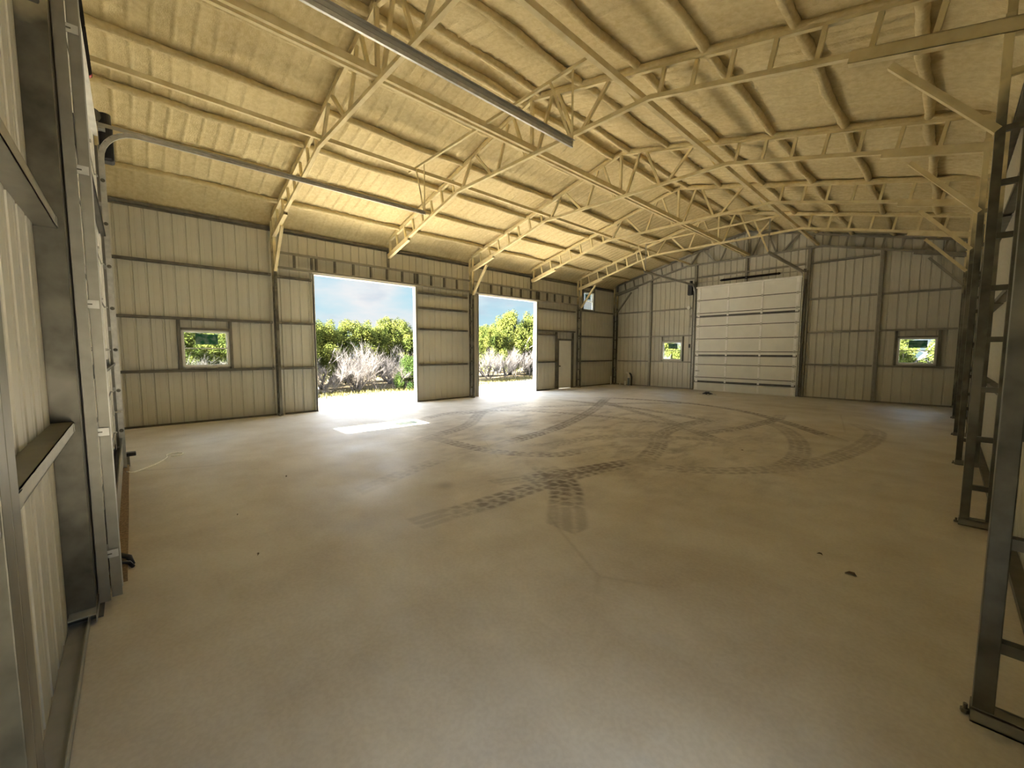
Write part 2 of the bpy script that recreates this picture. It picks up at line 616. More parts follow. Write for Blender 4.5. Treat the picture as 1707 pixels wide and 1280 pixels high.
q2 = np.array([[nv, nv + 1, nv + 4, nv + 3], [nv + 1, nv + 2, nv + 5, nv + 4]])
me = bpy.data.meshes.new('ceiling')
me.vertices.add(nv + 6)
me.vertices.foreach_set('co', np.concatenate([v1, v2]).ravel())
qq = np.concatenate([q1, q2])
me.loops.add(qq.size)
me.loops.foreach_set('vertex_index', qq.ravel())
me.polygons.add(len(qq))
me.polygons.foreach_set('loop_start', np.arange(0, qq.size, 4))
me.polygons.foreach_set('use_smooth', [True] * len(qq))
me.update(calc_edges=True)
me.materials.append(FOAM)
ce = bpy.data.objects.new('ceiling', me)
COL.objects.link(ce)
tag(ce, 'cream spray foam on the underside of the gable roof', 'ceiling', kind='structure')

# ------------------------------------------------------------------ walls
RIB = 0.2286


def profile(u0, u1, phase=0.0):
    pts = set([round(u0, 4), round(u1, 4)])
    k = math.floor((u0 - phase) / RIB) - 1
    while phase + k * RIB < u1 + RIB:
        c = phase + k * RIB
        for d in (-0.030, -0.016, 0.016, 0.030, 0.085, 0.093, 0.101):
            if u0 < c + d < u1:
                pts.add(round(c + d, 4))
        k += 1

    def depth(u):
        t = ((u - phase + RIB / 2) % RIB) - RIB / 2
        a = abs(t)
        if a <= 0.0165:
            return -0.022
        if a < 0.030:
            return -0.022 * (0.030 - a) / 0.0135
        if abs(abs(t) - 0.093) < 0.004 and t > 0:
            return -0.004
        return 0.0
    return [(u, depth(u)) for u in sorted(pts)]


def wall(name, ax, rects, label, ztop):
    m = MB()
    for (u0, u1, z0, z1) in rects:
        zt = (lambda u, z1=z1: z1) if z1 is not None else ztop
        m.strip(profile(u0, u1), ax, z0, zt)
    o = m.build(name, PANEL)
    sol = o.modifiers.new('thickness', 'SOLIDIFY')
    sol.thickness = 0.02
    sol.offset = 0
    tag(o, label, 'wall', kind='structure')
    return o


EAVE = 4.76
GZ = (1.19, 2.35, 3.53)
left_ax = lambda u, d, z: (d, u, z)
right_ax = lambda u, d, z: (W - d, u, z)
near_ax = lambda u, d, z: (u, d, z)
far_ax = lambda u, d, z: (u, L - d, z)
O1, O2 = (3.99, 7.04), (9.54, 12.60)
WZ0, WZ1 = 1.26, 2.10
WL = (1.19, 2.08)
HWY, HWZ = (15.74, 16.56), (3.56, 4.40)
MD = (13.98, 14.92)
flat = lambda u: EAVE
wall('wall_left', left_ax, [(0, WL[0], 0, None), (WL[0], WL[1], 0, WZ0), (WL[0], WL[1], WZ1, None), (WL[1], O1[0], 0, None),
                            (O1[0], O1[1], 3.66, None), (O1[1], O2[0], 0, None), (O2[0], O2[1], 3.66, None), (O2[1], MD[0], 0, None),
                            (MD[0], MD[1], 2.14, None), (MD[1], HWY[0], 0, None), (HWY[0], HWY[1], 0, HWZ[0]), (HWY[0], HWY[1], HWZ[1], None),
                            (HWY[1], L, 0, None)], 'long left wall of beige ribbed sheet with two open doorways', flat)
O3 = (0.55, 1.25)  # added doorway, out of view, lets extra daylight onto the near floor
wall('wall_right', right_ax, [(0, O3[0], 0, None), (O3[0], O3[1], 2.12, None), (O3[1], L, 0, None)], 'right wall of beige ribbed sheet behind the lattice columns', flat)
gt = lambda u: 6.585 - SL * abs(u - RX)
FW1, FW2 = (2.68, 3.58), (10.57, 11.46)
NW = (2.78, 3.62)
DX0, DX1, DZ = 4.25, 7.91, 4.27
wall('wall_far', far_ax, [(0, FW1[0], 0, None), (FW1[0], FW1[1], 0, WZ0), (FW1[0], FW1[1], WZ1, None), (FW1[1], DX0, 0, None), (DX0, RX, DZ, None), (RX, DX1, DZ, None),
                          (DX1, FW2[0], 0, None), (FW2[0], FW2[1], 0, WZ0), (FW2[0], FW2[1], WZ1, None), (FW2[1], W, 0, None)],
     'far gable wall of beige ribbed sheet with a closed overhead door', gt)
wall('wall_near', near_ax, [(0, NW[0], 0, None), (NW[0], NW[1], 0, WZ0), (NW[0], NW[1], WZ1, None), (NW[1], DX0, 0, None), (DX0, RX, DZ, None), (RX, DX1, DZ, None), (DX1, W, 0, None)],
     'near gable wall of beige ribbed sheet beside the camera', gt)


# base channels (baseboards)
def base(name, side, segs, label, m=DARKSTEEL, hh=0.045, dp=0.10):
    b = MB()
    for u0, u1 in segs:
        if side == 'l':
            b.box(0.012, dp, u0, u1, 0, 0.006).box(dp - .004, dp, u0, u1, 0, hh)
        if side == 'r':
            b.box(W - dp, W - .012, u0, u1, 0, 0.006).box(W - dp, W - dp + .004, u0, u1, 0, hh)
        if side == 'n':
            b.box(u0, u1, 0.012, dp, 0, 0.006).box(u0, u1, dp - .004, dp, 0, hh)
        if side == 'f':
            b.box(u0, u1, L - dp, L - .012, 0, 0.006).box(u0, u1, L - dp, L - dp + .004, 0, hh)
    o = b.build(name, m)
    tag(o, label, 'base channel', kind='structure')


base('baseboard_left', 'l', [(0.02, 3.0), (3.2, O1[0] - .02), (O1[1] + .02, 9.1), (O2[1] + .02, MD[0] - .08), (MD[1] + .08, 15.2), (15.3, 18.2)], 'steel base channel along the foot of the left wall')
base('baseboard_right', 'r', [(1.3, 18.1)], 'steel base channel along the foot of the right wall')
base('baseboard_near', 'n', [(0.1, 4.05), (8.22, 9.86), (10.09, 12.0)], 'bright steel base channel along the foot of the near wall', BRIGHTCH, 0.06)
base('baseboard_far', 'f', [(0.3, 2.0), (2.12, 4.05), (8.16, 10.0), (10.12, 12.0)], 'steel base channel along the foot of the far wall', STEEL)
# eave struts
for k, (nm, x) in enumerate((('trim_1', 0.05), ('trim_2', W - 0.05))):
    b = MB().box(x - .045, x + .045, 0.0, L, 4.64, 4.70).box(x - .045, x - .03, 0, L, 4.60, 4.70)
    tag(b.build(nm, DARKSTEEL), 'dark eave channel along the top of the %s wall' % ('left' if k == 0 else 'right'), 'trim', kind='structure')
# door-opening jamb trims in the two open doorways
for k, (a, b_) in enumerate((O1, O2)):
    t = MB()
    t.box(-0.11, 0.10, a - 0.03, a, 0, 3.66).box(0.085, 0.10, a - 0.05, a + 0.02, 0, 3.66)
    t.box(-0.11, 0.10, b_, b_ + 0.03, 0, 3.66).box(0.085, 0.10, b_ - 0.02, b_ + 0.05, 0, 3.66)
    t.box(-0.11, 0.10, a - .03, b_ + .03, 3.66, 3.69)
    tag(t.build('trim_%d' % (3 + k), PANEL), 'metal jamb trim round the %s open doorway in the left wall' % ('nearer' if k == 0 else 'farther'), 'trim', kind='structure')


t = MB()  # frame round the added daylight doorway
t.box(W - .09, W + .03, O3[0] - .04, O3[0], 0, 2.16).box(W - .09, W + .03, O3[1], O3[1] + .04, 0, 2.16).box(W - .09, W + .03, O3[0], O3[1], 2.12, 2.16)
tag(t.build('trim_5', STEEL), 'metal frame of the unseen walk doorway added in the right wall to light the near floor', 'trim', kind='structure')

# ------------------------------------------------------------------ windows
def window(num, ax, u0, u1, z0, z1, label, sticker=True, mono=False):
    t = thing('window_%d' % num, label, 'window', ax((u0 + u1) / 2, 0.02, z0), kind='structure')

    def bx(m, a, b, d0, d1, c, d):
        p = [ax(a, d0, c), ax(b, d1, d)]
        m.box(*[f(p[0][i], p[1][i]) for i in range(3) for f in (min, max)])
    fr = MB()
    f = 0.035
    for (a, b, c, d) in ((u0, u0 + f, z0, z1), (u1 - f, u1, z0, z1), (u0, u1, z0, z0 + f), (u0, u1, z1 - f, z1)):
        bx(fr, a, b, -0.05, 0.055, c, d)
    fr.build('window_frame', WHITE, t)
    zm = z0 + (z1 - z0) * 0.50
    for nm, c, d, dp in (('upper_sash', zm, z1 - f, -0.02), ('lower_sash', z0 + f, zm + 0.02, 0.02)):
        s_ = MB()
        g = 0.022
        a, b = u0 + f, u1 - f
        for (p, q, r_, v) in ((a, a + g, c, d), (b - g, b, c, d), (a, b, c, c + g), (a, b, d - g, d)):
            bx(s_, p, q, dp - .012, dp + .012, r_, v)
        so_ = s_.build(nm, WHITE, t)
        gl = MB()
        bx(gl, a + g, b - g, dp - .001, dp + .001, c + g, d - g)
        gl.build('pane', GLASS, so_)
        if nm == 'upper_sash' and sticker:
            st = MB()
            wd = (b - a)
            bx(st, a + wd * .27, a + wd * .78, dp + .0015, dp + .0025, c + 0.10, d - 0.05)
            x = st.build('sticker', FILM, so_)
            x['label'] = 'green translucent sticker on the upper pane'
        if nm == 'lower_sash':
            lk = MB()
            um = (u0 + u1) / 2
            bx(lk, um - .03, um + .03, dp + .010, dp + .03, d - .012, d + .008)
            lk.build('latch', WHITE, so_)
    return t


window(1, left_ax, WL[0], WL[1], WZ0, WZ1, 'white two-pane window in the left wall, low in the nearest bay')
window(2, left_ax, HWY[0], HWY[1], HWZ[0], HWZ[1], 'small white window high up in the left wall near the far corner')
window(3, far_ax, FW1[0], FW1[1], WZ0, WZ1, 'white two-pane window in the far wall left of the overhead door')
window(4, far_ax, FW2[0], FW2[1], WZ0, WZ1, 'white two-pane window in the far wall right of the overhead door')
window(5, near_ax, NW[0], NW[1], WZ0, WZ1, 'white two-pane window in the near wall that throws the sun patches on the floor')


# ------------------------------------------------------------------ wall girts, studs and posts
def axbox(m, ax, a, b, d0, d1, c, d):
    p = [ax(a, d0, c), ax(b, d1, d)]
    return m.box(*[f(p[0][i], p[1][i]) for i in range(3) for f in (min, max)])


def girt(ax, u0, u1, z, label, group=None, mat=DARKSTEEL):
    h, dp, t = 0.058, 0.098, 0.004
    mid = ax((u0 + u1) / 2, 0.05, z)
    o = thing('wall_girt', label, 'girt', mid, group)
    m = MB()
    axbox(m, ax, u0, u1, 0.004, dp, z - h / 2, z - h / 2 + t)
    axbox(m, ax, u0, u1, 0.004, dp, z + h / 2 - t, z + h / 2)
    axbox(m, ax, u0, u1, dp - t, dp, z - h / 2, z + h / 2)
    m.build('channel', mat, o)
    for u in (u0 + .035, u1 - .035):
        axbox(MB(), ax, u - .03, u + .03, dp, dp + .004, z - .024, z + .024).build('clip', STEEL, o)
    return o


HN = ('knee-high', 'head-high', 'upper')
bays_l = [((0.06, 3.0), (0, 1), 'in the nearest bay of the left wall'), ((3.12, O1[0] - .03), (0, 1), 'between the first left column and the nearer open doorway'),
          ((O1[1] + .05, 9.08), (0, 1), 'on the left wall between the two open doorways'), ((O2[1] + .05, MD[0] - .06), (0, 1), 'between the farther open doorway and the white door'),
          ((15.3, 18.2), (0, 1, 2), 'in the last bay of the left wall')]
for (a, b_), hs, txt in bays_l:
    for h in hs:
        girt(left_ax, a, b_, GZ[h], '%s dull steel girt %s' % (HN[h], txt), 'girts on the left wall')
girt(left_ax, 0.06, 3.0, GZ[2], 'upper dull steel girt in the nearest bay of the left wall', 'girts on the left wall')
girt(left_ax, O1[1] + .05, 9.08, 3.03, 'shoulder girt just under the lattice header between the two open doorways', 'girts on the left wall')
girt(left_ax, O1[1] + .05, 9.08, 3.50, 'girt tight under the lattice header between the two open doorways', 'girts on the left wall')
girt(left_ax, 3.12, O1[0] - .03, 3.50, 'girt tight under the lattice header beside the nearer open doorway', 'girts on the left wall')
girt(left_ax, O2[1] + .05, 15.15, 3.42, 'girt tight under the lattice header above the white door', 'girts on the left wall')
girt(left_ax, O2[1] + .05, 15.15, 2.52, 'girt running just above the white door', 'girts on the left wall')
for k in range(6):
    for h in range(3):
        a, b_ = (k * B + (1.30 if k == 0 and h < 2 else .1), (k + 1) * B - .06) if k < 5 else (5 * B + .1, L - .1)
        girt(right_ax, a, b_, GZ[h], '%s girt on the right wall in the %s bay from the camera' % (HN[h], ORD[k]), 'girts on the right wall')
for (a, b_), txt in (((0.36, 2.02), 'between the far left corner and the first wall post'), ((2.12, 4.06), 'left of the closed overhead door'),
                     ((8.18, 10.0), 'right of the closed overhead door'), ((10.12, 11.85), 'between the last wall post and the far right corner')):
    for h in range(3):
        girt(far_ax, a, b_, GZ[h], '%s girt on the far wall %s' % (HN[h], txt), 'girts on the far wall', STEEL)
for (a, b_), txt in (((2.12, 4.06), 'top girt of the far wall left of the overhead door'), ((4.2, 6.03), 'girt over the left half of the far overhead door'),
                     ((6.11, 8.02), 'girt over the right half of the far overhead door'), ((8.18, 10.0), 'top girt of the far wall right of the overhead door')):
    girt(far_ax, a, b_, 4.80, txt, 'girts on the far wall', STEEL)
for (a, b_), txt in (((0.3, 4.04), 'beyond the near overhead door'), ((8.22, 9.86), 'between the door jamb and the nearest post'), ((10.09, 11.9), 'beside the camera')):
    for h in range(3):
        girt(near_ax, a, b_, GZ[h], '%s girt on the near wall %s' % (HN[h], txt), 'girts on the near wall', STEEL)


def studs(ax, u0, u1, z0, z1, top, label, dark=DARKSTEEL):
    t = thing('window_stud_frame', label, 'stud frame', ax((u0 + u1) / 2, 0.05, z0))
    for u in (u0 - .055, u1 + .005):
        axbox(MB(), ax, u, u + .05, 0.004, 0.09, z0, top).build('stud', dark, t)
    axbox(MB(), ax, u0 - .0, u1 + .0, 0.004, 0.09, z1 + .004, z1 + .05).build('head_channel', dark, t)
    return t


studs(left_ax, WL[0], WL[1], GZ[0] + .03, WZ1, GZ[1] - .03, 'steel studs framing the low window of the left wall')
studs(far_ax, FW1[0], FW1[1], GZ[0] + .03, WZ1, GZ[1] - .03, 'steel studs framing the far wall window left of the overhead door', STEEL)
studs(far_ax, FW2[0], FW2[1], GZ[0] + .03, WZ1, GZ[1] - .03, 'steel studs framing the far wall window right of the overhead door')
studs(near_ax, NW[0], NW[1], GZ[0] + .03, WZ1, GZ[1] - .03, 'steel studs framing the near wall window')
studs(left_ax, HWY[0], HWY[1], GZ[2] + .03, HWZ[1], 4.6, 'steel studs framing the small high window of the left wall')


def post(ax, u0, u1, z1, label, d1=0.105, mat=STEEL, z0=0.0, group='posts of the gable walls', name='wall_post'):
    t = thing(name, label, 'post', ax((u0 + u1) / 2, 0.05, z0), group)
    m = MB()
    um = (u0 + u1) / 2
    axbox(m, ax, u0, um - .002, 0.002, d1, z0, z1)
    axbox(m, ax, um + .002, u1, 0.002, d1, z0, z1)
    m.build('double_channel', mat, t, bevel=0.003)
    if z0 == 0:
        b = axbox(MB(), ax, u0 - .02, u1 + .02, 0.002, d1 + .03, 0, 0.01)
        axbox(b, ax, u0 - .012, u0 - .002, d1 - .03, d1 - .005, 0.0, 0.05)
        axbox(b, ax, u1 + .002, u1 + .012, d1 - .03, d1 - .005, 0.0, 0.05)
        b.build('foot_clip', DARKSTEEL, t)
    return t


post(far_ax, 2.02, 2.11, tcz(2.05) - .35, 'slim post of the far wall left of its window')
post(far_ax, 4.06, 4.16, tcz(4.1) - .4, 'left jamb post of the far overhead door')
post(far_ax, 8.06, 8.16, tcz(8.1) - .4, 'right jamb post of the far overhead door')
post(far_ax, 10.02, 10.12, tcz(10.05) - .35, 'post of the far wall left of its right-hand window')
post(far_ax, 6.03, 6.11, 5.9, 'short post from the far overhead door up to the ridge', z0=4.36)
post(near_ax, 4.05, 4.17, 5.4, 'far jamb post of the near overhead door')
post(near_ax, 8.03, 8.21, 5.4, 'broad jamb post of the near overhead door', 0.125, COLUMN)
post(near_ax, 9.87, 10.08, 5.1, 'broad near wall post closest to the camera', 0.105, COLUMN)
# white man door in the left wall
d3 = thing('door_1', 'white steel walk door in the left wall near the far corner', 'door', (0.02, MD[0], 0), kind='structure')
fr = MB()
axbox(fr, left_ax, MD[0] - .05, MD[0] + .03, 0, 0.10, 0, 2.17)
axbox(fr, left_ax, MD[1] - .03, MD[1] + .05, 0, 0.10, 0, 2.17)
axbox(fr, left_ax, MD[0] - .05, MD[1] + .05, 0, 0.10, 2.12, 2.20)
fr.build('door_frame', DARKSTEEL, d3)
lf = axbox(MB(), left_ax, MD[0] + .03, MD[1] - .03, 0.02, 0.065, 0.012, 2.12).build('door_leaf', WHITE, d3, bevel=0.003)
kn = MB().tube([(0.065, MD[0] + .10, 1.0), (0.085, MD[0] + .10, 1.0), (0.105, MD[0] + .10, 1.0), (0.13, MD[0] + .10, 1.0)], 0.02, 12, radii=[.03, .012, .028, .024])
kn.build('door_knob', DARKSTEEL, lf, smooth=True)
for z in (0.3, 1.05, 1.85):
    axbox(MB(), left_ax, MD[1] - .04, MD[1] - .02, 0.065, 0.075, z, z + .1).build('hinge', STEEL, lf)
post(left_ax, MD[0] - .14, MD[0] - .06, 2.48, 'stud on the left of the white walk door', group='studs of the left wall', mat=DARKSTEEL, d1=.095)
post(left_ax, MD[1] + .06, MD[1] + .12, 2.48, 'stud on the right of the white walk door', group='studs of the left wall', mat=DARKSTEEL, d1=.095)

# ------------------------------------------------------------------ roof purlins (foam covered) and braces
offs = (0.22, 1.15, 2.18, 3.19, 4.20, 5.20)
PN = ('beside the ridge', 'second from the ridge', 'third from the ridge', 'fourth from the ridge', 'fifth from the ridge', 'lowest, next to the eave')
for sgn, sd in ((-1, 'left'), (1, 'right')):
    for k, of in enumerate(offs):
        x = RX + sgn * of
        r = 0.062
        zc = tcz(x) + 0.098
        m = MB()
        pts, rad = [], []
        y = 0.02
        while y < L - 0.02:
            pts.append((x + 0.018 * math.sin(y * 2.7 + k * 2) + random.uniform(-.004, .004), y, zc + 0.010 * math.sin(y * 1.9 + k)))
            rad.append(r * (1 + 0.10 * math.sin(y * 5.1 + k * 3) + random.uniform(-.08, .08)))
            y += 0.11
        pts.append((x, L - .02, zc))
        rad.append(r)
        m.tube(pts, r, 10, True, rad)
        # thin lip of foam where the purlin flange sticks out
        o = m.build('roof_purlin', FOAM, None, smooth=True)
        tag(o, 'foam-covered purlin on the %s roof slope, %s' % (sd, PN[k]), 'purlin', 'purlins under the roof')


def longbeam(x, z, wd, ht, y0, y1, label, double):
    t = thing('roof_brace_beam', label, 'beam', (x, y0, z), 'long braces lying on the truss bottom chords')
    if double:
        MB().beam((x - .055, y0, z), (x - .055, y1, z), .05, ht).build('channel', CREAM, t)
        MB().beam((x + .055, y0, z), (x + .055, y1, z), .05, ht).build('channel', CREAM, t)
        MB().beam((x, y0, z + ht * .3), (x, y1, z + ht * .3), .07, .006).build('web', CREAM, t)
    else:
        MB().beam((x, y0, z), (x, y1, z), wd, ht).build('tube', CREAM, t)
    return t


longbeam(6.10, 5.42, .2, .10, 0.3, L - .06, 'double channel brace along the middle of the trusses', True)
longbeam(3.84, 5.42, .05, .07, 0.1, L - .06, 'single tube brace along the left side of the trusses', False)
longbeam(8.34, 5.42, .07, .09, 0.1, L - .06, 'stout tube brace along the right side of the trusses', False)

# ------------------------------------------------------------------ roof trusses
TN = ('nearest, above the camera', 'second from the camera', 'third from the camera', 'fourth from the camera', 'fifth from the camera', 'bare grey one against the far gable wall')
CH = 0.062
BZ0 = 5.335
KX = 2.40


def bcz(x):
    d = abs(x - RX)
    return BZ0 if d <= KX else BZ0 - SL * (d - KX)


def truss(k, y, mat, legs):
    t = thing('roof_truss', 'lattice roof truss, %s' % TN[k], 'truss', (RX, y, BZ0), 'roof trusses')
    def tz(x):
        return tcz(x) + CH / 2
    for s_ in (-1, 1):
        m = MB()
        m.beam((RX - s_ * .0, y, tz(RX)), (RX + s_ * 5.96, y, tz(RX + s_ * 5.96)), CH, CH)
        m.build('top_chord', mat, t)
        if mat is CREAM:
            f = MB()
            pts, rad = [], []
            for i in range(44):
                x = RX + s_ * (0.05 + i * .134)
                pts.append((x, y + random.uniform(-.006, .006), tz(x) + 0.045))
                rad.append(.050 * (1 + random.uniform(-.12, .12)))
            f.tube(pts, .05, 8, True, rad)
            f.build('foam_fillet', FOAM, t, smooth=True)
        MB().beam((RX + s_ * KX, y, BZ0), (RX + s_ * 5.78, y, bcz(RX + 5.78)), CH, CH).build('bottom_chord', mat, t)
        # heavy open-ended sleeve at the eave end
        x0, x1 = RX + s_ * 4.70, RX + s_ * 5.90
        MB().beam((x0, y, bcz(x0) - .028), (x1, y, bcz(x1) - .028), .085, .125, hollow=.006).build('end_sleeve', mat, t)
        # ladder struts, square to the slope
        for i in range(7):
            d = 2.545 + .464 * i
            x = RX + s_ * d
            xt = x + s_ * .075
            MB().beam((x, y, bcz(x)), (xt, y, tz(xt)), .045, .05, up=(1, 0, 0)).build('strut', mat, t)
        MB().beam((RX + s_ * 5.80, y, bcz(RX + 5.80) - .05), (RX + s_ * 5.80, y, tz(RX + 5.80)), .06, .06, up=(1, 0, 0)).build('end_post', mat, t)
        for a, b in ((0.16, 0.50), (0.99, 0.66), (1.18, 1.70), (2.22, 1.86)):
            MB().beam((RX + s_ * a, y, BZ0 + .01), (RX + s_ * b, y, tz(RX + b) - .01), .05, .05, up=(0, 1, 0)).build('web', mat, t)
        if s_ in legs:
            g = MAT_BR = mat
            xa, xb = RX + s_ * 5.03, RX + s_ * 5.78
            MB().beam((xa, y, 4.50), (xb, y, 3.60), .06, .065, up=(0, 1, 0)).build('knee_brace', g, t)
    MB().beam((RX - KX, y, BZ0), (RX + KX, y, BZ0), CH, CH).build('bottom_chord', mat, t)
    MB().beam((RX, y, BZ0), (RX, y, tz(RX)), .055, .055, up=(1, 0, 0)).build('king_post', mat, t)
    return t


for k in range(5):
    truss(k, (k + 1) * B, CREAM, (1, -1) if k in (0, 2, 4) else (1,))
truss(5, L - 0.14, STEEL, (1, -1))

# ------------------------------------------------------------------ lattice wall columns


def column(x_in, y, s_, label, top=4.86, ctop=4.52):
    """x_in: inner face; s_ = +1 right wall, -1 left wall"""
    t = thing('lattice_column', label, 'column', (x_in, y, 0), 'lattice columns along the side walls')
    cw = .064
    xi = x_in + s_ * cw / 2
    xo = (W - .105 - cw / 2) if s_ > 0 else (.105 + cw / 2)
    MB().box(xi - cw / 2, xi + cw / 2, y - cw / 2, y + cw / 2, 0.055, ctop + .05).build('inner_chord', COLUMN, t, bevel=.004)
    MB().box(xo - cw / 2, xo + cw / 2, y - cw / 2, y + cw / 2, 0.055, top - .05).build('outer_chord', COLUMN, t, bevel=.004)
    z = .37
    while z < 4.4:
        MB().box(min(xi, xo), max(xi, xo), y - .024, y + .024, z - .024, z + .024).build('rung', COLUMN, t)
        z += .462
    b = MB()
    lo, hi = min(xi, xo) - cw / 2 - .004, max(xi, xo) + cw / 2 + .004
    b.box(lo, hi, y - .04, y + .04, 0, .008).box(lo, hi, y - .04, y - .034, 0, .07).box(lo, hi, y + .034, y + .04, 0, .07).box(lo, hi, y - .04, y + .04, .058, .066)
    b.build('base_shoe', STEEL, t)
    bo = MB()
    for dx in (0, ):
        xx = x_in - s_ * .018
        bo.tube([(xx, y, .008), (xx, y, .05)], .008, 6).tube([(xx, y, .008), (xx, y, .025)], .016, 6)
    bo.build('anchor_bolt', DARKSTEEL, t)
    return t


for k in range(5):
    column(W - .332, (k + 1) * B, 1, 'lattice steel column on the right wall, %s from the camera' % ORD[k])
column(W - .332, L - .14, 1, 'lattice steel column in the far right corner')
column(.332, B, -1, 'lattice steel column on the left wall before the nearer open doorway')
column(.332, 3 * B, -1, 'lattice steel column on the left wall between the two open doorways')
column(.332, 5 * B, -1, 'lattice steel column on the left wall just past the white walk door')
column(.332, L - .14, -1, 'lattice steel column in the far left corner')

# ------------------------------------------------------------------ lattice headers over the open doorways
HY = ([3.53, 3.95, 4.06, 4.54, 5.05, 5.56, 6.05, 6.55, 6.98, 7.08, 7.57, 8.07, 8.58], [9.50, 10.1, 10.61, 11.13, 11.63, 12.18, 12.54, 12.66, 13.16, 13.64, 14.15, 14.64])
for i, (a, b_, lab) in enumerate(((B + .035, 3 * B - .035, 'lattice steel header over the nearer open doorway'), (3 * B + .035, 5 * B - .035, 'lattice steel header over the farther open doorway'))):
    t = thing('lattice_header', lab, 'header', (.15, a, 3.69), 'headers over the open doorways')
    MB().box(.12, .185, a, b_, 3.69, 3.745).build('bottom_chord', STEEL, t)
    MB().box(.12, .185, a, b_, 4.06, 4.115).build('top_chord', STEEL, t)
    for y in HY[i]:
        MB().box(.11, .18, y - .024, y + .024, 3.72, 4.09).build('strut', DARKSTEEL, t)  # darker steel stands in for the shaded sides of the struts
    ym = (a + b_) / 2
    MB().box(.12, .18, ym - .03, ym + .03, 4.115, 4.60).build('stub_post', DARKSTEEL, t)


# ------------------------------------------------------------------ overhead doors
def overhead(fy, name_lab, num, s_):
    """s_=-1: far wall (inside is toward -Y), +1: near wall. fy(d) maps distance from wall face to Y"""
    T = lambda x, d, z: (x, fy(d), z)

    def bx(m, x0, x1, d0, d1, z0, z1):
        ya, yb = sorted((fy(d0), fy(d1)))
        return m.box(x0, x1, ya, yb, z0, z1)
    t = thing('door_%d' % num, name_lab, 'overhead door', (RX, fy(.1), 0), kind='structure')
    xa, xb = DX0 - .03, DX1 + .03
    n = 8
    hs = 4.32 / n
    jm = MB()
    bx(jm, xb, xb + .014, 0.0, .165, 0, 4.40)
    bx(jm, xa - .014, xa, 0.0, .165, 0, 4.40)
    bx(jm, xa, xb, 0.0, .12, 4.345, 4.36)
    jm.build('door_jamb', STEEL, t)
    st_x = [xa + .10, xa + (xb - xa) / 3 + .02, xa + 2 * (xb - xa) / 3, xb - .10]
    for i in range(n):
        z0 = .025 + i * hs
        p = bx(MB(), xa, xb, .10, .145, z0 + .004, z0 + hs - .004).build('door_section', DOORWHITE, t)
        st = MB()
        for j, x in enumerate(st_x):
            w2 = .05 if j in (0, 3) else .036
            bx(st, x - w2, x + w2, .143, .160, z0 + .01, z0 + hs - .01)
        st.build('stile', STILE, p)
        # pressed panel outline
        em = MB()
        for a, b in zip(st_x[:-1], st_x[1:]):
            for (q, r_, u, v) in ((a + .10, b - .10, z0 + .09, z0 + .096), (a + .10, b - .10, z0 + hs - .096, z0 + hs - .09), (a + .10, a + .106, z0 + .09, z0 + hs - .09), (b - .106, b - .10, z0 + .09, z0 + hs - .09)):
                bx(em, q, r_, .143, .147, u, v)
        em.build('pressed_outline', DOORWHITE, p)
        if i:
            hg = MB()
            for x in st_x:
                bx(hg, x - .035, x + .035, .15, .162, z0 - .05, z0 + .05)
                hg.tube([T(x - .03, .168, z0), T(x + .03, .168, z0)], .009, 6)
            hg.build('hinge', ZINC, p)
            jl = MB()
            bx(jl, xa + .02, xb - .02, .140, .149, z0 - .014, z0 + .014)
            jl.build('joint_rail', STRUTM, p)
    for z in (.36, 1.47, 3.11):
        m = MB()
        bx(m, xa + .02, xb - .02, .15, .155, z - .02, z + .06)
        bx(m, xa + .02, xb - .02, .15, .205, z - .02, z - .015)
        bx(m, xa + .02, xb - .02, .20, .205, z - .02, z + .005)
        m.build('stiffener_strut', STRUTM, t)
    m = MB()
    bx(m, xa, xb, .09, .16, .0, .03)
    m.build('bottom_seal', SEAL if s_ > 0 else WHITE, t)
    hd = MB()
    bx(hd, xa - .02, xb + .02, .13, .20, 4.33, 4.39)
    hd.build('top_rail', STILE, t)
    # lock handle on the second section
    lk = MB()
    bx(lk, xa + .05, xa + .22, .155, .165, .80, .86)
    lk.tube([T(xa + .1, .16, .83), T(xa + .1, .22, .83), T(xa + .02, .225, .83)], .012, 6)
    lk.build('slide_bolt', ZINC, t)
    return t


near_y = lambda d: d
far_y = lambda d: L - d
overhead(far_y, 'white sectional overhead door closed in the far wall', 2, -1)
dn = overhead(near_y, 'white sectional overhead door closed in the near wall, seen edge-on', 3, 1)
sk_ = MB().box(3.95, 7.80, .168, .262, 0, .045)
o = sk_.build('floor_seal_strip', SEAL)
tag(o, 'brown dusty seal strip on the floor along the near overhead door', 'seal strip')
o = MB().box(4.3, 7.86, .206, .212, .15, .48).box(4.3, 7.86, .206, .222, .47, .48).build('kick_plate', STEEL, dn)


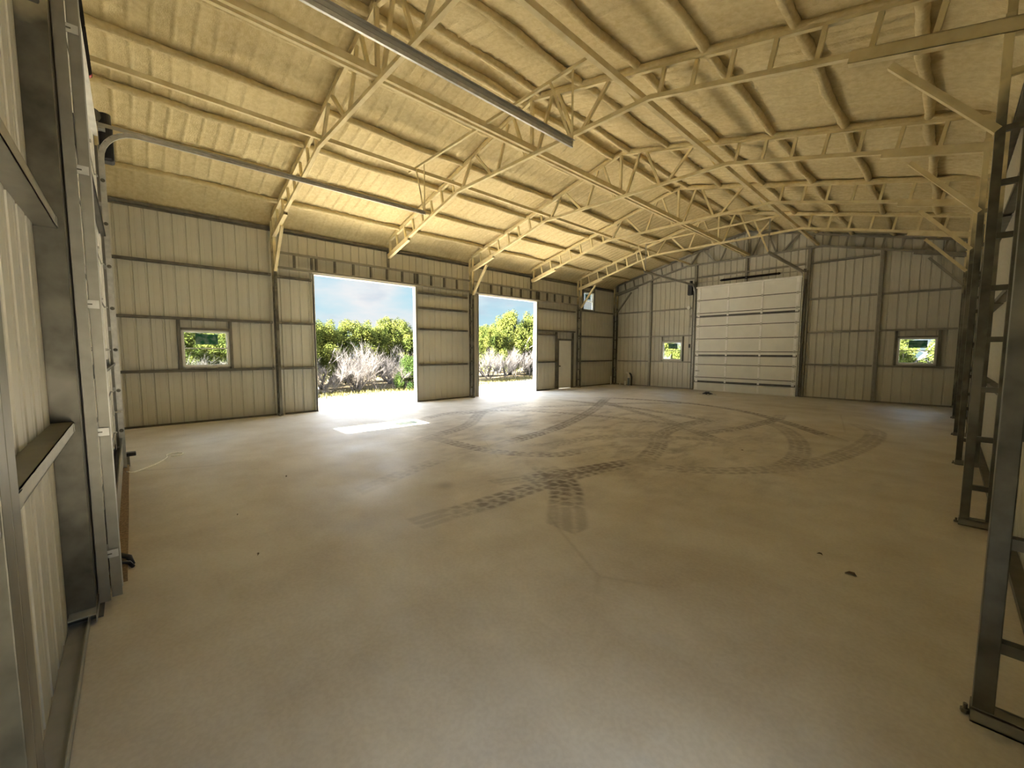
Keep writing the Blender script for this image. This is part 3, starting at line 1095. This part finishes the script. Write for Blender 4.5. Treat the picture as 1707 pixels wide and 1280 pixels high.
def door_track(x, fy, side, label, ztop=4.18, length=4.95, zh=4.46):
    """side: +1 track sits at greater X than the door"""
    t = thing('door_track', label, 'door track', (x, fy(.2), 0), 'overhead door tracks')
    r = .38
    d0 = .215
    m = MB()
    pts = [(d0, .06), (d0, zh - r)]
    for i in range(1, 9):
        a = i / 8 * math.pi / 2
        pts.append((d0 + r * (1 - math.cos(a)), zh - r + r * math.sin(a)))
    pts.append((length, zh))
    P = [(x, fy(d), z) for d, z in pts]
    half = len(pts) - 1
    for nm, PP in (('vertical_rail', P[:2]), ('curve', P[1:half]), ('horizontal_rail', P[half - 1:])):
        mm = MB()
        for a, b in zip(PP[:-1], PP[1:]):
            dv = (Vector(b) - Vector(a)).normalized()
            nrm = Vector((1, 0, 0)).cross(dv)
            mm.beam(a, b, .003, .055, up=tuple(nrm))
            for q in (-.027, .027):
                off = nrm * q
                a2, b2 = Vector(a) + off - Vector((side * .012, 0, 0)), Vector(b) + off - Vector((side * .012, 0, 0))
                mm.beam(a2, b2, .026, .004, up=tuple(nrm))
        mm.build(nm, ZINC, t)
    hz = MB()
    hz.beam((x + side * .004, fy(.15), zh + .035), (x + side * .004, fy(length), zh + .035), .004, .045)
    hz.beam((x + side * .02, fy(.15), zh + .057), (x + side * .02, fy(length), zh + .057), .035, .004)
    hz.build('top_angle', BRIGHTCH, t)
    va = MB()
    xx = x + side * .055
    va.beam((xx, fy(.135), 0.02), (xx, fy(.135), 4.25), .05, .004, up=(0, 1, 0))
    va.beam((xx + side * .02, fy(.16), 0.02), (xx + side * .02, fy(.16), 4.25), .004, .05, up=(0, 1, 0))
    va.build('wall_angle', STEEL, t)
    va = MB()
    va.beam((xx - side * .02, fy(.215), 0.02), (xx - side * .02, fy(.215), 4.25), .004, .05, up=(0, 1, 0))
    va.build('flat_guard', STEEL, t)
    z = .32
    while z < 4.2:
        b = MB()
        b.beam((xx + side * .002, fy(.135), z), (xx + side * .002, fy(.235), z), .006, .05)
        bb = b.build('slotted_bracket', ZINC, t)
        q = MB()
        q.beam((xx + side * .006, fy(.165), z), (xx + side * .006, fy(.205), z), .003, .008)
        q.tube([(xx, fy(.15), z - .04), (xx + side * .018, fy(.15), z - .04)], .008, 6)
        q.build('bolt', DARKSTEEL, bb)
        z += .80
    ro = MB()
    z = .565
    while z < 4.1:
        ro.tube([(x - side * .01, fy(.215), z), (x - side * .05, fy(.20), z)], .006, 6)
        ro.tube([(x - side * .008, fy(.214), z), (x + side * .006, fy(.214), z)], .023, 10)
        z += .54
    ro.build('rollers', DARKSTEEL, t)
    return t


door_track(8.0, near_y, 1, 'door track whose bright rail crosses the top of the view')
door_track(4.17, near_y, -1, 'curved door track on the far jamb of the near overhead door')
door_track(4.14, far_y, -1, 'thin door track left of the far overhead door', length=4.5)
door_track(8.01, far_y, 1, 'thin door track right of the far overhead door', length=4.5)

# spring shafts
for fy, nm in ((near_y, 'near'), (far_y, 'far')):
    z = 4.60 if nm == 'near' else 4.56
    d = .17 if nm == 'near' else .16
    t = thing('torsion_spring_shaft', 'black torsion springs on a shaft above the %s overhead door' % nm, 'door springs', (RX, fy(d), z), 'torsion spring shafts')
    MB().tube([(3.98, fy(d), z), (8.18, fy(d), z)], .0125, 8).build('shaft', ZINC, t, smooth=True)
    for a, b in ((5.25, 6.08), (6.14, 7.15)):
        pts, rad = [], []
        n = 90
        for i in range(n * 2 + 1):
            pts.append((a + (b - a) * i / (2 * n), fy(d), z))
            rad.append(.046 if i % 2 else .038)
        MB().tube(pts, .045, 12, True, rad).build('spring', SPRING, t)
    for x in (5.20, 7.20):
        MB().tube([(x - .06, fy(d), z), (x, fy(d), z), (x + .06, fy(d), z)], .03, 10, True, [.028, .05, .03]).build('winding_cone', RED if nm == 'near' else SPRING, t, smooth=True)
    for x in (4.16, 8.02):
        MB().tube([(x - .03, fy(d), z), (x - .026, fy(d), z), (x + .026, fy(d), z), (x + .03, fy(d), z)], .06, 14, True, [.07, .055, .055, .07]).build('cable_drum', DARKSTEEL, t, smooth=False)
    MB().box(RX - .02, RX + .02, min(fy(.02), fy(d + .03)), max(fy(.02), fy(d + .03)), z - .06, z + .06).build('centre_bearing', BLACK, t)
    # jackshaft opener
    x = 3.98
    o = thing('jackshaft_opener', 'black wall-mounted opener beside the %s overhead door' % nm, 'opener', (x, fy(.22), 4.1), 'wall-mounted door openers')
    ya, yb = sorted((fy(.20), fy(.34)))
    MB().box(x - .10, x + .10, ya, yb, z - .50, z - .02).build('housing', BLACK, o, bevel=.03)
    MB().tube([(x + .02, fy(.27), z - .06), (x + .02, fy(.27), z + .10)], .06, 14, True).build('motor_cap', BLACK, o, smooth=False)
    MB().tube([(x + .09, fy(.20), z - .12), (x + .09, fy(.27), z - .12)], .035, 12).build('chain_sprocket', ZINC, o)

# hanger frames for the horizontal rails
for y, nm, fy in ((4.93, 'near', 1), (L - 4.45, 'far', -1)):
    t = thing('track_hanger_frame', 'cross bar with hangers holding up the rails of the %s overhead door' % nm, 'hanger', (RX, y, 5.45), 'rail hanger frames')
    MB().beam((3.55, y, 5.46), (8.30, y, 5.46), .04, .045).build('cross_bar', CREAM, t)
    mt = CREAM if fy > 0 else STEEL
    for x in (4.17, 8.0):
        MB().beam((x - .0, y, 4.45), (x, y, 5.46), .035, .006, up=(0, 1, 0)).build('hanger', mt, t)
        MB().beam((x + (-.40 if x > 6 else -.30), y - .02, 5.46), (x, y - .02, 4.50), .04, .006, up=(0, 1, 0)).build('hanger', CREAM, t)

# ------------------------------------------------------------------ small things
# pipes in the far left corner
t = thing('pipe_stub', 'short white plastic pipe standing by the left wall near the far corner', 'pipe', (.30, 17.75, 0))
MB().tube([(.30, 17.75, 0), (.30, 17.75, .42)], .028, 14).build('pipe', PVC, t, smooth=False)
t = thing('pipe_riser', 'white pipe with an elbow beside a blue-grey conduit at the foot of the far wall', 'pipe', (1.10, L - .25, 0))
p_ = [(1.10, L - .25, .34), (1.10, L - .25, .52), (1.09, L - .25, .58), (1.04, L - .25, .62), (.95, L - .25, .63)]
MB().tube(p_, .045, 12).build('white_elbow', PVC, t, smooth=True)
MB().tube([(1.10, L - .25, 0), (1.10, L - .25, .36)], .052, 14).build('grey_sleeve', PVCGREY, t, smooth=True)
MB().tube([(1.24, L - .22, 0), (1.24, L - .22, .42), (1.20, L - .22, .54), (1.12, L - .22, .60)], .04, 12).build('dark_conduit', BLACK, t, smooth=True)
t = MB().tube([(.93, L - .28, 0), (.93, L - .28, .16), (.93, L - .28, .161), (.93, L - .28, .20)], .05, 14, True, [.05, .05, .062, .062]).build('capped_pipe', PVC)
tag(t, 'small white capped pipe end left of the taller pipe with an elbow', 'pipe')
t = MB().tube([(.62, L - .25, 0), (.62, L - .25, .12)], .03, 12).build('pipe_stub', PVC)
tag(t, 'tiny white pipe end beside the foot of the far left corner column', 'pipe')
# dark hardware heap on the slab
t = thing('strap_heap', 'small black heap of straps and metal bits on the floor before the far door', 'heap', (5.45, 16.5, 0))
m = MB()
for i in range(7):
    a = random.uniform(0, 6.28)
    r1 = random.uniform(.03, .13)
    pts = [(5.45 + r1 * math.cos(a + k * .9) * (1.6 if k % 2 else 1), 16.5 + r1 * math.sin(a + k * .9), .02 + .02 * (k % 3) + .006 * i) for k in range(7)]
    m.tube(pts, .018, 6)
m.build('strap_coil', BLACK, t, smooth=True)
MB().tube([(5.16, 16.46, .012), (5.30, 16.50, .03)], .012, 8).build('metal_hook', ZINC, t)
MB().tube([(5.60, 16.48, .012), (5.70, 16.42, .03), (5.78, 16.50, .012)], .012, 8).build('metal_hook', ZINC, t)
# round white junction box and conduit on the far wall
t = thing('junction_box', 'round white box on a girt left of the far overhead door with a hanging lead', 'junction box', (3.88, L - .11, 3.56))
MB().tube([(3.88, L - .10, 3.55), (3.88, L - .17, 3.55)], .075, 20).build('box_body', WHITE, t)
MB().tube([(3.96, L - .12, 3.52), (3.98, L - .12, 3.2), (3.96, L - .12, 2.7)], .012, 6).build('lead', STEEL, t)
MB().box(3.93, 4.0, L - .15, L - .11, 3.12, 3.22).build('plug', STEEL, t)
o = MB().box(3.88, 3.95, L - .05, L - .005, 1.82, 1.98).build('wall_switch', BLACK, None, bevel=.006)
tag(o, 'small black switch box on the far wall between window and overhead door', 'switch')
# rope with a loop beside the near door
pts = [(4.45, .24, .056), (4.38, .30, .02), (4.2, .42, .012), (4.0, .54, .01), (3.8, .63, .01), (3.62, .68, .01)]
for i in range(14):
    a = i / 13 * 5.2
    pts.append((3.50 - .12 * math.sin(a) * .9, .78 - .10 * math.cos(a), .012 + .004 * (i % 2)))
o = MB().tube([tuple(p) for p in smoothpoly([np.array(p) for p in pts], 4)], .009, 6).build('pull_rope', ROPE, None, smooth=True)
tag(o, 'pale pull rope ending in a loop on the floor by the near overhead door', 'rope')
t = thing('door_pull_handle', 'small black pull handle at the far end of the brown seal strip', 'handle', (3.86, .25, 0))
MB().box(3.84, 3.88, .23, .27, 0, .16).build('stem', STEEL, t)
MB().box(3.80, 3.92, .20, .34, .15, .20).build('grip', BLACK, t, bevel=.01)
t = thing('rubber_strap', 'black rubber strap wrapped over the camera end of the brown seal strip', 'strap', (7.6, .2, 0))
MB().tube([(7.5, .17, .07), (7.48, .22, .085), (7.50, .27, .06), (7.54, .285, .01)], .02, 8).build('band', BLACK, t, smooth=True)
MB().tube([(7.62, .17, .05), (7.60, .22, .075), (7.60, .27, .055), (7.58, .29, .01)], .014, 8).build('band', BLACK, t, smooth=True)
# channel offcut
t = MB().box(8.03, 8.30, .012, .132, .058, .066).box(8.03, 8.30, .128, .132, .01, .066).build('channel_offcut', ZINC)
tag(t, 'short bright channel offcut at the foot of the broad jamb post', 'offcut')
# dry leaves and bits on the slab
for i, (x, y, s_, lab) in enumerate(((11.3, 4.15, .035, 'dry brown leaf on the floor right of the middle of the room'), (11.08, 4.35, .02, 'tiny pale chip left of the dry leaf on the right of the floor'),
                                     (8.0, 1.02, .02, 'dark crumb on the floor in the left foreground'), (5.9, 1.75, .025, 'small curled leaf on the left of the floor beyond the rope'),
                                     (9.45, 7.7, .02, 'small dark crumb inside the right loop of tyre marks'), (6.95, 1.05, .016, 'dark grain of dirt near the rope'))):
    o = MB()
    o.tube([(x - s_, y, .006), (x - s_ * .3, y + s_ * .4, .012), (x + s_ * .4, y + s_ * .3, .014), (x + s_, y - s_ * .2, .006)], s_ * .3, 6, True, [s_ * .05, s_ * .28, s_ * .3, s_ * .05])
    tag(o.build('dry_leaf' if 'leaf' in lab.split(' on ')[0] and 'left of' not in lab else 'floor_crumb', LEAFDRY, None, smooth=True), lab, 'leaf' if i in (0, 3) else 'crumb')

# ------------------------------------------------------------------ outside
m = MB()
gx = [-70, -40, -25] + [x * .5 for x in range(-36, 0)] + [-.02]
gy = [-30 + i * 1.0 for i in range(101)]
rnd = random.Random(5)
grid = {}
for i, x in enumerate(gx):
    for j, y in enumerate(gy):
        far = max(0, min(1, (-x - 4) / 5))
        z = -.05 - .02 * min(1, -x) + far * (rnd.uniform(-.04, .10)) + (.10 if -9 < x < -5 else 0) * far * rnd.random()
        if x > -.1:
            z = -.03
        grid[i, j] = len(m.v)
        m.v.append((x, y, z))
for i in range(len(gx) - 1):
    for j in range(len(gy) - 1):
        m.f.append((grid[i, j], grid[i + 1, j], grid[i + 1, j + 1], grid[i, j + 1]))
g = m.build('ground', GROUND, None, smooth=True)
tag(g, 'sunlit pale caliche ground outside the open doorways', 'ground', kind='structure')
m = MB()
m.v += [(-.02, L + .1, -.05), (45, L + .1, -.05), (45, 80, -.05), (-.02, 80, -.05)]
m.f.append((0, 1, 2, 3))
m.v += [(-.02, -30, -.05), (45, -30, -.05), (45, -.3, -.05), (-.02, -.3, -.05)]
m.f.append((4, 5, 6, 7))
m.v += [(W + .02, -.3, -.05), (45, -.3, -.05), (45, L + .1, -.05), (W + .02, L + .1, -.05)]
m.f.append((8, 9, 10, 11))
tag(m.build('ground', GROUND), 'pale ground on the other sides of the building', 'ground', kind='structure')


def leafmesh(name, n, rx, rz, seed, size, clusters):
    r = np.random.default_rng(seed)
    cen = []
    for c in range(clusters):
        a = r.uniform(0, 2 * math.pi)
        h = r.uniform(0, 1)
        rad = rx * math.sqrt(r.uniform(0.05, 1)) * (1.05 - .65 * h ** 1.6)
        cen.append((rad * math.cos(a), rad * math.sin(a), rz * h))
    cen = np.array(cen)
    k = r.integers(0, clusters, n)
    off = r.normal(0, 1, (n, 3))
    off /= np.linalg.norm(off, axis=1)[:, None]
    off *= (r.uniform(.3, 1, n) ** .5)[:, None] * np.array([.21, .21, .30])
    P = cen[k] + off
    nrm = off + r.normal(0, .12, (n, 3)) + np.array([0, 0, .12])
    nrm /= np.linalg.norm(nrm, axis=1)[:, None]
    a1 = np.cross(nrm, r.normal(0, 1, (n, 3)))
    a1 /= np.linalg.norm(a1, axis=1)[:, None]
    a2 = np.cross(nrm, a1)
    s1 = (size * r.uniform(.6, 1.3, n))[:, None]
    V = np.stack([P - a1 * s1, P - a2 * s1 * .45, P + a1 * s1, P + a2 * s1 * .45], 1).reshape(-1, 3)
    me = bpy.data.meshes.new(name)
    me.from_pydata(V.tolist(), [], [tuple(range(4 * i, 4 * i + 4)) for i in range(n)])
    return me


def branchmesh(name, seed, height, spread, depth, base_r, stems=4, twigs=True):
    r = random.Random(seed)
    m = MB()

    def grow(p, d, ln, rad, lev):
        pts, q = [p], p
        dd = Vector(d)
        for i in range(4):
            dd = (dd + Vector((r.uniform(-.28, .28), r.uniform(-.28, .28), r.uniform(-.12, .16)))).normalized()
            q = q + dd * ln / 4
            pts.append(q)
        m.tube(pts, rad, 4 if lev else 6, False, [rad * (1 - .14 * i) for i in range(5)])
        if lev >= depth:
            return
        for i in range(r.randint(5, 6) if twigs else 3):
            t = r.uniform(.3, 1)
            b = pts[min(4, int(t * 4) + 0)]
            nd = (dd + Vector((r.uniform(-1, 1), r.uniform(-1, 1), r.uniform(-.2, .8))) * .75).normalized()
            grow(b, nd, ln * r.uniform(.45, .72), rad * .48, lev + 1)
    for i in range(stems):
        a = r.uniform(0, 6.28)
        grow(Vector((.12 * math.cos(a), .12 * math.sin(a), 0)), Vector((spread * math.cos(a), spread * math.sin(a), 1)).normalized(), height * r.uniform(.45, .6), base_r, 0)
    me = bpy.data.meshes.new(name)
    me.from_pydata([tuple(v) for v in m.v], [], m.f)
    return me


crowns = [leafmesh('crown', 26000, 1.25, 1.95, 20 + i, .042, 110) for i in range(3)]
crowns[0].materials.append(JUNIPER)
crowns[1].materials.append(JUNIPER)
crowns[2].materials.append(JUNIPER)
darkc = leafmesh('crown', 20000, .95, 1.5, 33, .04, 80)
darkc.materials.append(JUNIPERD)
trunks = [branchmesh('trunk', 40 + i, 3.0, .5, 1, .06, 3, False) for i in range(2)]
for t_ in trunks:
    t_.materials.append(BARK)
bares = [branchmesh('branches', 60 + i, 2.3, .5, 3, .017, 9) for i in range(4)]
for b in bares:
    b.materials.append(TWIG)


def tree(x, y, sc, kind, label, group, zr=None, low=.8):
    rr = random.Random(int(x * 100 + y * 10))
    if kind == 'juniper':
        t = thing('juniper_tree', label, 'tree', (x, y, -.05), group)
        c = bpy.data.objects.new('crown', crowns[rr.randrange(3)])
        c.location = (0, 0, low * sc)
        u = bpy.data.objects.new('trunk', trunks[rr.randrange(2)])
    elif kind == 'dark':
        t = thing('evergreen_shrub', label, 'shrub', (x, y, -.05), group)
        c = bpy.data.objects.new('crown', darkc)
        c.location = (0, 0, .15)
        u = bpy.data.objects.new('trunk', trunks[0])
        u.scale = (.5, .5, .5)
        sc_ = sc
    else:
        t = thing('bare_shrub', label, 'shrub', (x, y, -.05), group)
        c = None
        u = bpy.data.objects.new('branches', bares[rr.randrange(4)])
    for o in (c, u):
        if o is None:
            continue
        COL.objects.link(o)
        o.parent = t
        o.rotation_euler = (0, 0, rr.uniform(0, 6.28))
        f = sc * (.5 if (kind == 'dark' and o is u) else 1)
        o.scale = (f, f, f * (zr or 1))
    return t


J = 'yellow-green juniper tree %s'
tj = [
    # seen through the nearer doorway, left to right in the photo
    (-6.6, 6.2, 1.02, 'at the left edge of the nearer doorway'), (-7.0, 8.0, 1.05, 'left of the middle of the nearer doorway'),
    (-7.2, 9.9, 1.12, 'tallest in the middle of the nearer doorway'), (-6.6, 11.4, 1.0, 'right of the middle of the nearer doorway'),
    (-6.2, 12.9, .98, 'at the right edge of the nearer doorway'),
    (-9.6, 7.6, 1.2, 'in the back row on the left of the nearer doorway'), (-10.0, 11.0, 1.3, 'in the back row in the middle of the nearer doorway'),
    (-9.6, 14.2, 1.2, 'in the back row on the right of the nearer doorway'),
    # farther doorway
    (-8.8, 17.2, 1.15, 'at the left edge of the farther doorway'), (-9.4, 19.6, 1.5, 'in the middle of the farther doorway, tallest there'),
    (-9.4, 22.6, 1.55, 'right of the middle of the farther doorway'), (-7.6, 22.2, 1.75, 'reaching the top right corner of the farther doorway'),
    (-12.5, 21.5, 1.6, 'in the back row of the farther doorway'), (-12.2, 26.5, 1.6, 'in the back row right of the farther doorway'),
    # window 1 and beyond
    (-5.0, .6, 1.0, 'behind the left part of the low left window'), (-5.4, 2.8, 1.05, 'behind the right part of the low left window'), (-6.2, 4.6, 1.0, 'hidden left of the nearer doorway'),
    (-8.6, 1.8, 1.3, 'in the back row behind the low left window'),
    (-4.6, 24.5, 1.6, 'behind the small high window'), (-6.5, 27.5, 1.5, 'farther back behind the small high window'),
    # behind the far wall
    (-1.6, 27.0, 1.25, 'behind the left side of the far wall window'), (.9, 29.0, 1.3, 'behind the right side of the far wall window'), (4.0, 31, 1.3, 'far beyond the overhead door'),
    (9.6, 29.5, 1.2, 'behind the left side of the right-hand far window'), (12.2, 30.5, 1.3, 'behind the right side of the right-hand far window'),
]
for x, y, s_, lab in tj:
    tree(x, y, s_, 'juniper', J % lab, 'junipers outside the building', low=(.25 if 'back' in lab or 'behind' in lab else .85))
tb = [
    (-4.9, 6.0, .72, 'at the left edge of the nearer doorway'), (-4.8, 7.0, .98, 'tall and pale, left of the middle of the nearer doorway'), (-4.7, 8.0, .85, 'with spread pale branches in the middle of the nearer doorway'),
    (-4.6, 8.7, .7, 'right of the pale spreading one in the nearer doorway'), (-5.1, 10.5, .8, 'at the right edge of the nearer doorway'), (-5.4, 9.3, .95, 'behind the dark evergreen shrub'),
    (-5.7, 7.4, 1.0, 'farther back in the nearer doorway'), (-6.0, 5.2, .9, 'left behind the edge of the nearer doorway'),
    (-7.6, 16.4, .95, 'at the left edge of the farther doorway'), (-7.5, 17.5, 1.05, 'left of the middle of the farther doorway'), (-7.6, 18.7, 1.1, 'in the middle of the farther doorway'),
    (-7.4, 19.9, 1.1, 'right of the middle of the farther doorway'), (-7.2, 21.0, 1.0, 'at the right edge of the farther doorway'),
    (-3.9, 1.0, .8, 'close behind the left half of the low left window'), (-3.8, 2.1, .85, 'close behind the right half of the low left window'), (-4.2, 3.2, .8, 'outside beyond the low left window'),
    (-.6, 24.8, .75, 'behind the left half of the far wall window'), (.7, 25.2, .8, 'behind the right half of the far wall window'), (11.0, 26.5, .7, 'behind the right-hand far window'),
]
for x, y, s_, lab in tb:
    tree(x, y, s_, 'bare', 'bare grey shrub %s' % lab, 'bare shrubs outside the building')
for x, y, s_, lab in ((-4.4, 9.35, .80, 'dark green evergreen shrub right of the middle of the nearer doorway'), (-4.6, 10.2, .5, 'low dark green shrub at the right edge of the nearer doorway'),
                      (-8.4, 21.6, 1.0, 'dark green shrub behind the bare ones in the farther doorway'), (-4.9, 5.2, .45, 'low green shrub at the foot of the left edge of the nearer doorway')):
    tree(x, y, s_, 'dark', lab, 'evergreen shrubs outside the building')
# loose stones on the ground
rs = random.Random(11)
for i in range(16):
    far_ = i % 2
    if far_:
        y = rs.uniform(13.0, 21.0)
        x = rs.uniform(-6.8, -2.5)
    else:
        y = rs.uniform(5, 11.5)
        x = rs.uniform(-4.6, -3.4)
    s_ = rs.uniform(.03, .09)
    bm = bmesh.new()
    bmesh.ops.create_icosphere(bm, subdivisions=2, radius=s_)
    for v in bm.verts:
        v.co *= rs.uniform(.8, 1.15)
        v.co.z *= .6
    me = bpy.data.meshes.new('stone')
    bm.to_mesh(me)
    bm.free()
    me.materials.append(STONE)
    o = bpy.data.objects.new('loose_stone', me)
    COL.objects.link(o)
    o.location = (x, y, -.05)
    tag(o, 'small pale stone on the gravel seen through the %s doorway' % ('farther' if far_ else 'nearer'), 'stone', 'stones seen through the %s doorway' % ('farther' if far_ else 'nearer'))
# dry grass and litter along the tree line
m = MB()
for i in range(9000):
    y = rs.uniform(-2, 26)
    xc = -4.0 - max(0, (y - 10)) * .22
    x = xc + rs.gauss(-.5, .55)
    h, a = rs.uniform(.04, .16), rs.uniform(0, 6.28)
    k = len(m.v)
    dx, dy = .02 * math.cos(a), .02 * math.sin(a)
    m.v += [(x - dx, y - dy, -.06), (x + dx, y + dy, -.06), (x + rs.uniform(-.06, .06), y + rs.uniform(-.06, .06), -.04 + h)]
    m.f.append((k, k + 1, k + 2))
tag(m.build('dry_grass', GRASS), 'dry grass and litter along the edge of the brush', 'grass', kind='stuff')
